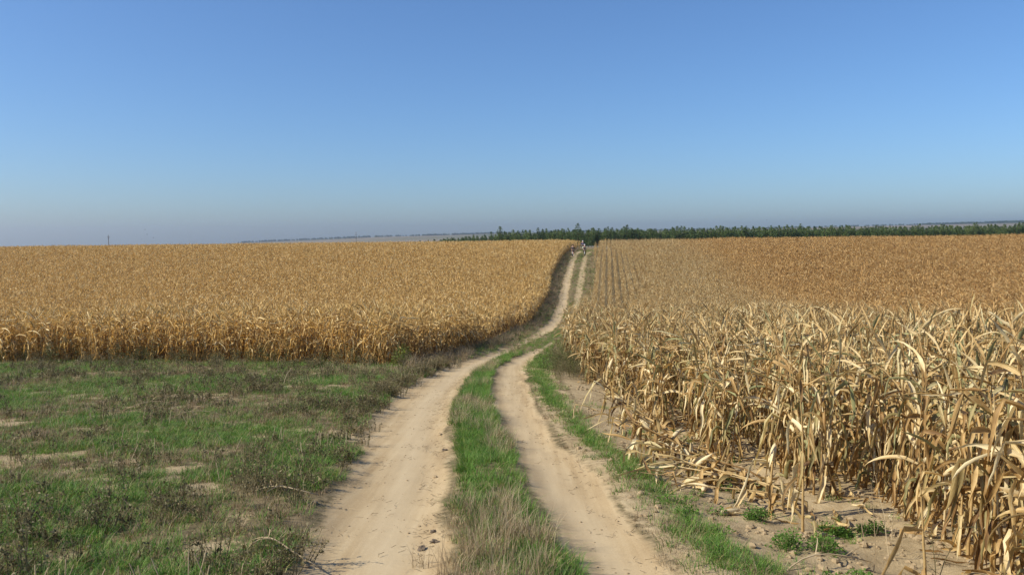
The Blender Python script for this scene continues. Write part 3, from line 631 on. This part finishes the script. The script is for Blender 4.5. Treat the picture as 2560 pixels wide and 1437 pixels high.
for px, py, h_, n_, lb in [(-.2, 5.75, .42, 130, "tall pale dry grass clump on the ridge between the wheel tracks"), (-.3, 7.2, .3, 70, "small dry grass clump behind the tall pale one on the ridge")]:
    plant("dry_grass_clump", px, py, tuft(rng, n_, h_, .2, .0042, .45, (.2, 1.0), 4), M['dry'], lb, "grass clump", "blades")
for px, py, h_, lb in [(2.75, 6.0, .75, "tall thin branching dead weed stem rising from the bare soil"), (3.0, 5.5, .6, "dark branching dead weed stem beside the knocked-over corn"), (3.15, 6.55, .8, "tall slanting dead weed stem in front of the standing rows")]:
    plant("dead_weed", px, py, deadweed(rng, h_, 2, 7, 1, .03), M['dry'] if h_ > .7 else M['weed'], lb, "weed", "stems")
for px, py, az, ln, lb in [(-1.75, 5.9, 2.5, .9, "long pale dry stem arching over grass at the left track edge"), (-2.3, 7.9, 3.0, .7, "straight pale dry stem lying in the meadow near the left track"), (-5.6, 14.0, .3, 1.1, "dry stem lying among dead weeds in the mid meadow"), (-7.0, 15.5, .2, 1.2, "long dry stem lying in green grass of the mid meadow"),
                           (-5.6, 20.2, 1.2, .8, "bleached forked stem standing up in the meadow near the golden corn"), (2.35, 5.9, .35, .8, "pale dry grass stem lying over green leafy weeds by the broken stalk")]:
    e = empty("fallen_straw", (px, py, float(HT(px, py))), az); mb = MB(); up_ = .45 if "forked" in lb else .12
    P_ = [(ln * (t - .5), .05 * math.sin(5 * t), .015 + up_ * math.sin(math.pi * t) * ln) for t in np.linspace(0, 1, 8)]; tube(mb, P_, [.006] * 4 + [.0045] * 3 + [.002], 5, (.95, 0, .2)); mb.obj("stem", M['dry'], e)
    mb = MB(); leaf(mb, P_[3], (.6, .5, .6), .3, .014, .4, 1, rng, (.8, 0, .4), n=5); leaf(mb, P_[5], (.6, -.6, .5), .22, .012, .4, 1, rng, (.7, 0, .4), n=5); mb.obj("dry_blade", M['dry'], e); tag(e, lb, "straw")
for px, py, s_ in [(-.70, 6.72, .026), (-.66, 6.45, .032), (-.75, 6.3, .034), (-.95, 10.9, .035)]:
    e = MB(); ball(e, (0, 0, .25), (1.3, .9, .45), rng, .5, 9, 6); o = e.obj("soil_clod", M['dark_clod'], smooth=False); o.location = (px, py, float(HT(px, py))); o.scale = (s_,) * 3; o.rotation_euler = (0, 0, rng.uniform(0, 6))
    tag(o, "dark lump of dried mud on the pale left wheel track beside the grassy ridge", "clod", "dark mud lumps on the left wheel track")

# ---------------------------------------------------------------- young pine wood beyond the crest
def pine_meshes(rng, h):
    tr = MB(); tube(tr, [(0, 0, -.3), (rng.normal(0, .03), 0, h * .5), (rng.normal(0, .05), rng.normal(0, .05), h * .97)], [.075, .05, .012], 6)
    cr = MB(); nw = 11; wmax = rng.uniform(1.05, 1.35)
    for i in range(nw):
        f = i / (nw - 1); z = h * (.12 + .84 * f); rad = wmax * (1 - f) ** .62 * (.75 + .25 * min(1, f * 6)) + .10; nb = int(8 - 4 * f)
        for b_ in range(nb):
            a = 6.28 * b_ / nb + rng.uniform(0, 1) + i; ln = rad * rng.uniform(.65, 1.15)
            for c_ in range(4 if f < .8 else 2):
                t = (c_ + 1) / (4 if f < .8 else 2); c = np.array((math.cos(a) * ln * t, math.sin(a) * ln * t, z + .22 * ln * t + rng.normal(0, .05))); tn = rng.uniform(.1, .6) + .35 * t * rng.random()
                for q_ in range(5):
                    u = nrm(rng.normal(0, 1, 3) + np.array((math.cos(a), math.sin(a), .9)) * .9); v = nrm(np.cross(u, rng.normal(0, 1, 3))); s = rng.uniform(.16, .30)
                    p0 = c + rng.normal(0, .09, 3); cr.add([p0 - v * s * .3, p0 + v * s * .3, p0 + u * s], [(0, 1, 2)], (tn, 0, rng.random()))
    for q_ in range(10):
        u = nrm(rng.normal(0, .35, 3) + (0, 0, 1)); v = nrm(np.cross(u, rng.normal(0, 1, 3))); p0 = np.array((0, 0, h * .93)); cr.add([p0 - v * .05, p0 + v * .05, p0 + u * .4], [(0, 1, 2)], (.7, 0, 0))
    return tr.mesh("trunk", M['bark']), cr.mesh("crown", M['needle'], smooth=False)
rng = np.random.default_rng(3)
PINES = [pine_meshes(rng, h) for h in (4.6, 5.0, 5.3, 4.8, 5.1, 4.4)]
FX = [-95, -62, -30, 2, 24, 60, 110, 175, 200]; FY = [470, 410, 330, 262, 243, 245, 252, 258, 262]
front = []; x0 = -80.
while x0 < 192:
    front.append((x0 + rng.normal(0, .25), float(np.interp(x0, FX, FY)) + rng.uniform(-1.2, 1.2))); x0 += rng.uniform(1.15, 1.75) * (1.0 if x0 > -10 else 1.25)
for k, (px, py) in enumerate(front):
    tr, cr = PINES[int(rng.integers(0, 6))]; sparse = px < -50
    sc = 1.08 * rng.uniform(.82, 1.12) * (1.22 if rng.random() < .05 else 1) * (.9 if px < -5 else 1) * (.6 if sparse and rng.random() < .6 else 1)
    e = empty("pine_tree", (px, py, float(G(px, py))), rng.uniform(0, 6.28)); e.scale = (sc * rng.uniform(.9, 1.15), sc * rng.uniform(.9, 1.15), sc)
    link(bpy.data.objects.new("trunk", tr), e); link(bpy.data.objects.new("crown", cr), e)
    if sc > 1.28: tag(e, "tall young pine rising above its neighbours in the plantation beyond the cornfield", "tree", "taller pines of the plantation")
    elif sc < .74: tag(e, "stunted small pine at the sparse end of the plantation beyond the corn", "tree", "stunted pines at the sparse end")
    else: tag(e, "young dark green pine in the front row of the plantation beyond the cornfield", "tree", "pines in the front row of the plantation")
bx, by = [], []
for r_ in range(1, 9):
    x = np.arange(-70 + 5 * r_, 200, 1.7); x = x + rng.normal(0, .35, len(x)); bx.append(x); by.append(np.interp(x, FX, FY) + 2.1 * r_ + rng.normal(0, .5, len(x)))
bx = np.concatenate(bx); by = np.concatenate(by); n = len(bx)
PJ = []
for tr, cr in PINES:
    PJ.append(cr)
sc = 1.06 * rng.uniform(.8, 1.08, n) * np.where(rng.random(n) < .06, 1.18, 1) * np.where(bx < -5, .88, 1)
instancer("pine_plantation", np.stack([bx, by, G(bx, by)], -1), np.stack([np.zeros(n), np.zeros(n), rng.uniform(0, 6.28, n)], -1), sc, rng.integers(0, 6, n), PJ, "dense young pines massed behind the front row of the plantation on the skyline", "trees")

# far woods on the hazy ridge
T_far = []
for k in range(3):
    mb = MB()
    for q_ in range(90):
        a = rng.uniform(0, 6.28); rr = 5 * math.sqrt(rng.random()); z = 11 * rng.random() ** .7 * (1 - (rr / 7) ** 2); c = np.array((rr * math.cos(a), rr * math.sin(a), z)); u = nrm(rng.normal(0, 1, 3)); v = nrm(np.cross(u, rng.normal(0, 1, 3)))
        mb.add([c - u * 1.6, c + v * 1.6, c + u * 1.6, c - v * 1.6], [(0, 1, 2, 3)], (rng.uniform(0, .8), 0, 0))
    T_far.append(mb.mesh("far_tree", M['needle'], smooth=False))
fx, fy = [], []
for cx, cy, wx, wy, cnt in [(2150, 3500, 330, 60, 420), (180, 3600, 70, 40, 60), (330, 3650, 60, 40, 50), (-200, 3700, 260, 30, 130), (900, 3850, 500, 30, 200), (-1000, 3850, 320, 20, 200), (1700, 3900, 500, 30, 150), (0, 3850, 700, 25, 120)]:
    fx.append(rng.uniform(cx - wx, cx + wx, cnt)); fy.append(rng.uniform(cy - wy, cy + wy, cnt))
fx = np.concatenate(fx); fy = np.concatenate(fy); n = len(fx)
instancer("distant_woods", np.stack([fx, fy, G(fx, fy) - .5], -1), np.stack([np.zeros(n), np.zeros(n), rng.uniform(0, 6.28, n)], -1), rng.uniform(.5, .95, n), rng.integers(0, 3, n), T_far, "bluish far-off woods along the hazy ridge on the horizon", "woods")

# ---------------------------------------------------------------- utility poles
def pole(x, y, h, label, arms):
    e = empty("utility_pole", (x, y, float(G(x, y))), .5); mb = MB(); tube(mb, [(0, 0, -.5), (0, 0, h * .5), (0, 0, h)], [.19, .16, .12], 10); mb.obj("pole_shaft", M['concrete'], e)
    for k, (z, wd) in enumerate(arms):
        mb = MB(); tube(mb, [(-wd, 0, h - z), (wd, 0, h - z)], [.06, .06], 6); a = mb.obj("crossarm", M['concrete'], e)
        for sx in (-.92, .92):
            mb = MB(); tube(mb, [(sx * wd, 0, h - z + .03), (sx * wd, 0, h - z + .12), (sx * wd, 0, h - z + .28)], [.03, .07, .05], 8); mb.obj("insulator", M['ceramic'], a)
    return tag(e, label, "pole")
pole(-176, 350, 10.3, "dark utility pole rising behind the golden corn with open sky around it", [(.9, .45), (1.6, .3)])
pole(-97, 500, 15.5, "thin pale utility pole rising behind the corn near the sparse end of the pine trees", [(2.0, .6), (4.2, .6)])

# ---------------------------------------------------------------- cyclists riding away over the crest
def skin(name, verts, edges, mt, parent):
    me = bpy.data.meshes.new(name); me.from_pydata([v[:3] for v in verts], edges, []); o = link(bpy.data.objects.new(name, me), parent)
    sm = o.modifiers.new("skin", 'SKIN'); sm.use_smooth_shade = True
    if not me.skin_vertices: me.skin_vertices.new()
    for k, v in enumerate(verts): me.skin_vertices[0].data[k].radius = (v[3], v[4] if len(v) > 4 else v[3]); me.skin_vertices[0].data[k].use_root = (k == 0)
    ss = o.modifiers.new("smooth", 'SUBSURF'); ss.levels = 1; ss.render_levels = 1; me.materials.append(mt); return o
def bicycle(loc, rz, label, paint):
    e = empty("bicycle", loc, rz); RW_ = .34; ya, yb = -.53, .53
    for yw in (ya, yb):
        mb = MB(); ring = [(0, yw + RW_ * math.cos(t), RW_ + RW_ * math.sin(t)) for t in np.linspace(0, 2 * math.pi, 29)]; tube(mb, ring, [.022] * 29, 6, cap=False); wh = mb.obj("wheel", M['rubber'], e)
        mb = MB(); ring = [(0, yw + (RW_ - .03) * math.cos(t), RW_ + (RW_ - .03) * math.sin(t)) for t in np.linspace(0, 2 * math.pi, 29)]; tube(mb, ring, [.011] * 29, 5, cap=False); mb.obj("rim", M['steel'], wh)
        mb = MB()
        for t in np.linspace(0, 2 * math.pi, 15)[:-1]: tube(mb, [(.02, yw, RW_), (0, yw + (RW_ - .03) * math.cos(t), RW_ + (RW_ - .03) * math.sin(t))], [.002, .002], 3)
        tube(mb, [(-.05, yw, RW_), (.05, yw, RW_)], [.02, .02], 8); mb.obj("spokes", M['steel'], wh)
    bb, st, hd, hb = (0, -.1, .29), (0, -.27, .82), (0, .34, .86), (0, .38, .70); mb = MB()
    for a, b_ in ((bb, st), (st, hd), (bb, hb), (hd, hb)): tube(mb, [a, b_], [.019, .019], 8)
    for sx in (-.055, .055): tube(mb, [bb, (sx, ya, RW_)], [.012, .010], 6); tube(mb, [(0, -.25, .76), (sx, ya, RW_)], [.010, .009], 6); tube(mb, [hb, (sx, yb, RW_)], [.015, .011], 6)
    mb.obj("frame", paint, e)
    mb = MB(); tube(mb, [st, (0, -.30, .93)], [.013, .013], 6); ball(mb, (0, -.32, .95), (.075, .14, .03), seg=10, rings=6); mb.obj("saddle", M['black'], e)
    mb = MB(); tube(mb, [hd, (0, .36, 1.0)], [.014, .014], 6); tube(mb, [(-.30, .37, 1.02), (-.1, .4, 1.0), (.1, .4, 1.0), (.30, .37, 1.02)], [.013] * 4, 6); mb.obj("handlebar", M['steel'], e)
    mb = MB(); tube(mb, [(-.1, -.1, .29), (-.1, -.02, .44)], [.012, .01], 5); tube(mb, [(.1, -.1, .29), (.1, -.18, .14)], [.012, .01], 5); tube(mb, [(-.16, -.02, .44), (-.08, -.02, .44)], [.015, .015], 5); tube(mb, [(.08, -.18, .14), (.16, -.18, .14)], [.015, .015], 5); mb.obj("pedals", M['steel'], e)
    mb = MB(); tube(mb, [(0, ya + .40 * math.cos(t), RW_ + .40 * math.sin(t)) for t in np.linspace(.5, 2.9, 9)], [.025] * 9, 6); mb.obj("mudguard", M['white'], e)
    return tag(e, label, "bicycle")
def rider(loc, rz, label, top, sleeve, pants, head, bare_calf):
    e = empty("person", loc, rz)
    hip = (0, -.28, 1.03); ch = (0, .02, 1.36)
    B = [(0, -.28, 1.02, .15, .11), (0, -.16, 1.2, .14, .11), (0, .02, 1.40, .16, .11), (0, .08, 1.50, .055), (0, .13, 1.60, .075, .09), (0, .15, 1.69, .085, .10), (0, .14, 1.76, .06, .07)]
    Ed = [(0, 1), (1, 2), (2, 3), (3, 4), (4, 5), (5, 6)]
    for sx, knee, foot in ((-1, (.13, .13, .83), (.12, -.02, .47)), (1, (.13, .06, .60), (.12, -.18, .17))):
        b0 = len(B); B += [(sx * .11, -.22, .98, .085), (sx * knee[0], knee[1], knee[2], .058), (sx * .125, (knee[1] + foot[1]) / 2 - .03, (knee[2] + foot[2]) / 2 + .05, .052), (sx * foot[0], foot[1] - .04, foot[2] + .07, .036), (sx * foot[0], foot[1] + .12, foot[2] + .02, .032)]
        Ed += [(0, b0), (b0, b0 + 1), (b0 + 1, b0 + 2), (b0 + 2, b0 + 3), (b0 + 3, b0 + 4)]
        b0 = len(B); B += [(sx * .20, .03, 1.43, .058), (sx * .31, .14, 1.20, .042), (sx * .29, .33, 1.06, .03), (sx * .28, .40, 1.04, .026)]
        Ed += [(2, b0), (b0, b0 + 1), (b0 + 1, b0 + 2), (b0 + 2, b0 + 3)]
    skin("body", B, Ed, M['skin'], e)
    T = [(0, -.30, 1.02, .175, .135), (0, -.16, 1.22, .17, .135), (0, .02, 1.41, .185, .13), (0, .07, 1.49, .08)]; skin("jacket", T, [(0, 1), (1, 2), (2, 3)], top, e)
    for sx in (-1, 1):
        skin("sleeve", [(sx * .14, .02, 1.42, .078), (sx * .21, .04, 1.42, .072), (sx * .315, .14, 1.20, .056), (sx * .295, .31, 1.07, .04)], [(0, 1), (1, 2), (2, 3)], sleeve, e)
    for sx, knee, foot in ((-1, (.13, .13, .83), (.12, -.02, .47)), (1, (.13, .06, .60), (.12, -.18, .17))):
        V = [(sx * .06, -.26, 1.0, .125), (sx * .115, -.16, .97, .105), (sx * knee[0], knee[1], knee[2], .074)]
        if not bare_calf: V += [(sx * .125, (knee[1] + foot[1]) / 2 - .03, (knee[2] + foot[2]) / 2 + .05, .066), (sx * foot[0], foot[1] - .04, foot[2] + .09, .05)]
        skin("trouser_leg", V, [(i, i + 1) for i in range(len(V) - 1)], pants, e)
        mb = MB(); ball(mb, (sx * foot[0], foot[1] + .05, foot[2] + .035), (.05, .14, .045), seg=10, rings=6); mb.obj("shoe", M['white'] if bare_calf else M['black'], e)
    mb = MB()
    if head == 'hair': ball(mb, (0, .135, 1.72), (.105, .12, .10), seg=12, rings=8); mb.obj("hair", M['hair'], e)
    else:
        ball(mb, (0, .14, 1.745), (.12, .145, .095), seg=12, rings=8); mb.obj("helmet", M['white'], e)
    return tag(e, label, "person")
rz = -math.atan(.125)
def cyclist(x, y, dz, paint, lb_b, *a):
    loc = (x, y, float(HT(x, y))); tiltx = math.atan((float(G(x + .07, y + .5)) - float(G(x - .07, y - .5))) / 1.0)
    b_ = bicycle(loc, rz, lb_b, paint); p_ = rider(loc, rz, *a)
    for o in (b_, p_): o.rotation_euler = (tiltx, 0, rz)
cyclist(9.35, 122.6, 0, M['frame_dark'], "dark bicycle with pale mudguard under the black-clad rider, in the left wheel track", "person in black jacket with bare calves cycling up the left wheel track", M['charcoal'], M['charcoal'], M['black'], 'hair', True)
cyclist(11.15, 122.4, 0, M['steel'], "steel bicycle under the rider with pale yellow sleeves, in the right wheel track", "person with pale yellow sleeves and white helmet cycling up the right wheel track", M['black'], M['hivis'], M['black'], 'helmet', False)
cyclist(13.0, 146.5, 0, M['frame_dark'], "bicycle half hidden behind the crest under the navy-clad rider", "person in navy top and white helmet cycling over the crest ahead of two others", M['navy'], M['navy'], M['black'], 'helmet', False)

# ---------------------------------------------------------------- birds
for k, (bx_, by_, bz_, az) in enumerate([(-100.5, 220, 4.0, .3), (-98.3, 220, 1.75, 1.2), (-100, 220, 2.7, .5), (-101.5, 220, 1.35, 2.0), (70, 220, 5.2, .7)]):
    e = empty("bird", (bx_, by_, bz_ + .6), az); mb = MB(); tube(mb, [(-.16, 0, 0), (-.06, 0, .01), (.05, 0, .012), (.13, 0, .02), (.19, 0, .015)], [.012, .04, .045, .025, .004], 8); mb.obj("body", M['feather'], e)
    for sx in (-1, 1):
        mb = MB(); mb.add([(.07, sx * .03, .02), (-.06, sx * .03, .02), (-.05, sx * .2, .09), (.06, sx * .2, .10), (-.07, sx * .40, .05), (0, sx * .40, .06)], [(0, 1, 2, 3), (3, 2, 4, 5)]); mb.obj("wing", M['feather'], e)
    mb = MB(); mb.add([(-.14, -.015, 0), (-.14, .015, 0), (-.26, .05, 0), (-.26, -.05, 0)], [(0, 1, 2, 3)]); mb.obj("tail", M['feather'], e)
    tag(e, "small dark bird flying low over the pine plantation" if k == 4 else "small dark bird flying low over the golden corn near the dark utility pole", "bird", None if k == 4 else "birds over the golden corn")

# ---------------------------------------------------------------- haze
mt, nt, out = mat('haze'); pv = N(nt, "ShaderNodeVolumePrincipled"); pv.inputs["Color"].default_value = (.74, .81, .92, 1); pv.inputs["Density"].default_value = .00017; pv.inputs["Anisotropy"].default_value = .55
L(nt, pv.outputs[0], out.inputs["Volume"])
mb = MB(); x1, y0, y1, z0, z1 = 5600, -80, 5700, -95, 90
mb.add([(-x1, y0, z0), (x1, y0, z0), (x1, y1, z0), (-x1, y1, z0), (-x1, y0, z1), (x1, y0, z1), (x1, y1, z1), (-x1, y1, z1)], [(3, 2, 1, 0), (4, 5, 6, 7), (0, 1, 5, 4), (1, 2, 6, 5), (2, 3, 7, 6), (3, 0, 4, 7)])
hz = mb.obj("haze", mt, smooth=False); tag(hz, "thin pale summer haze lying over the whole landscape", "haze", kind='stuff')
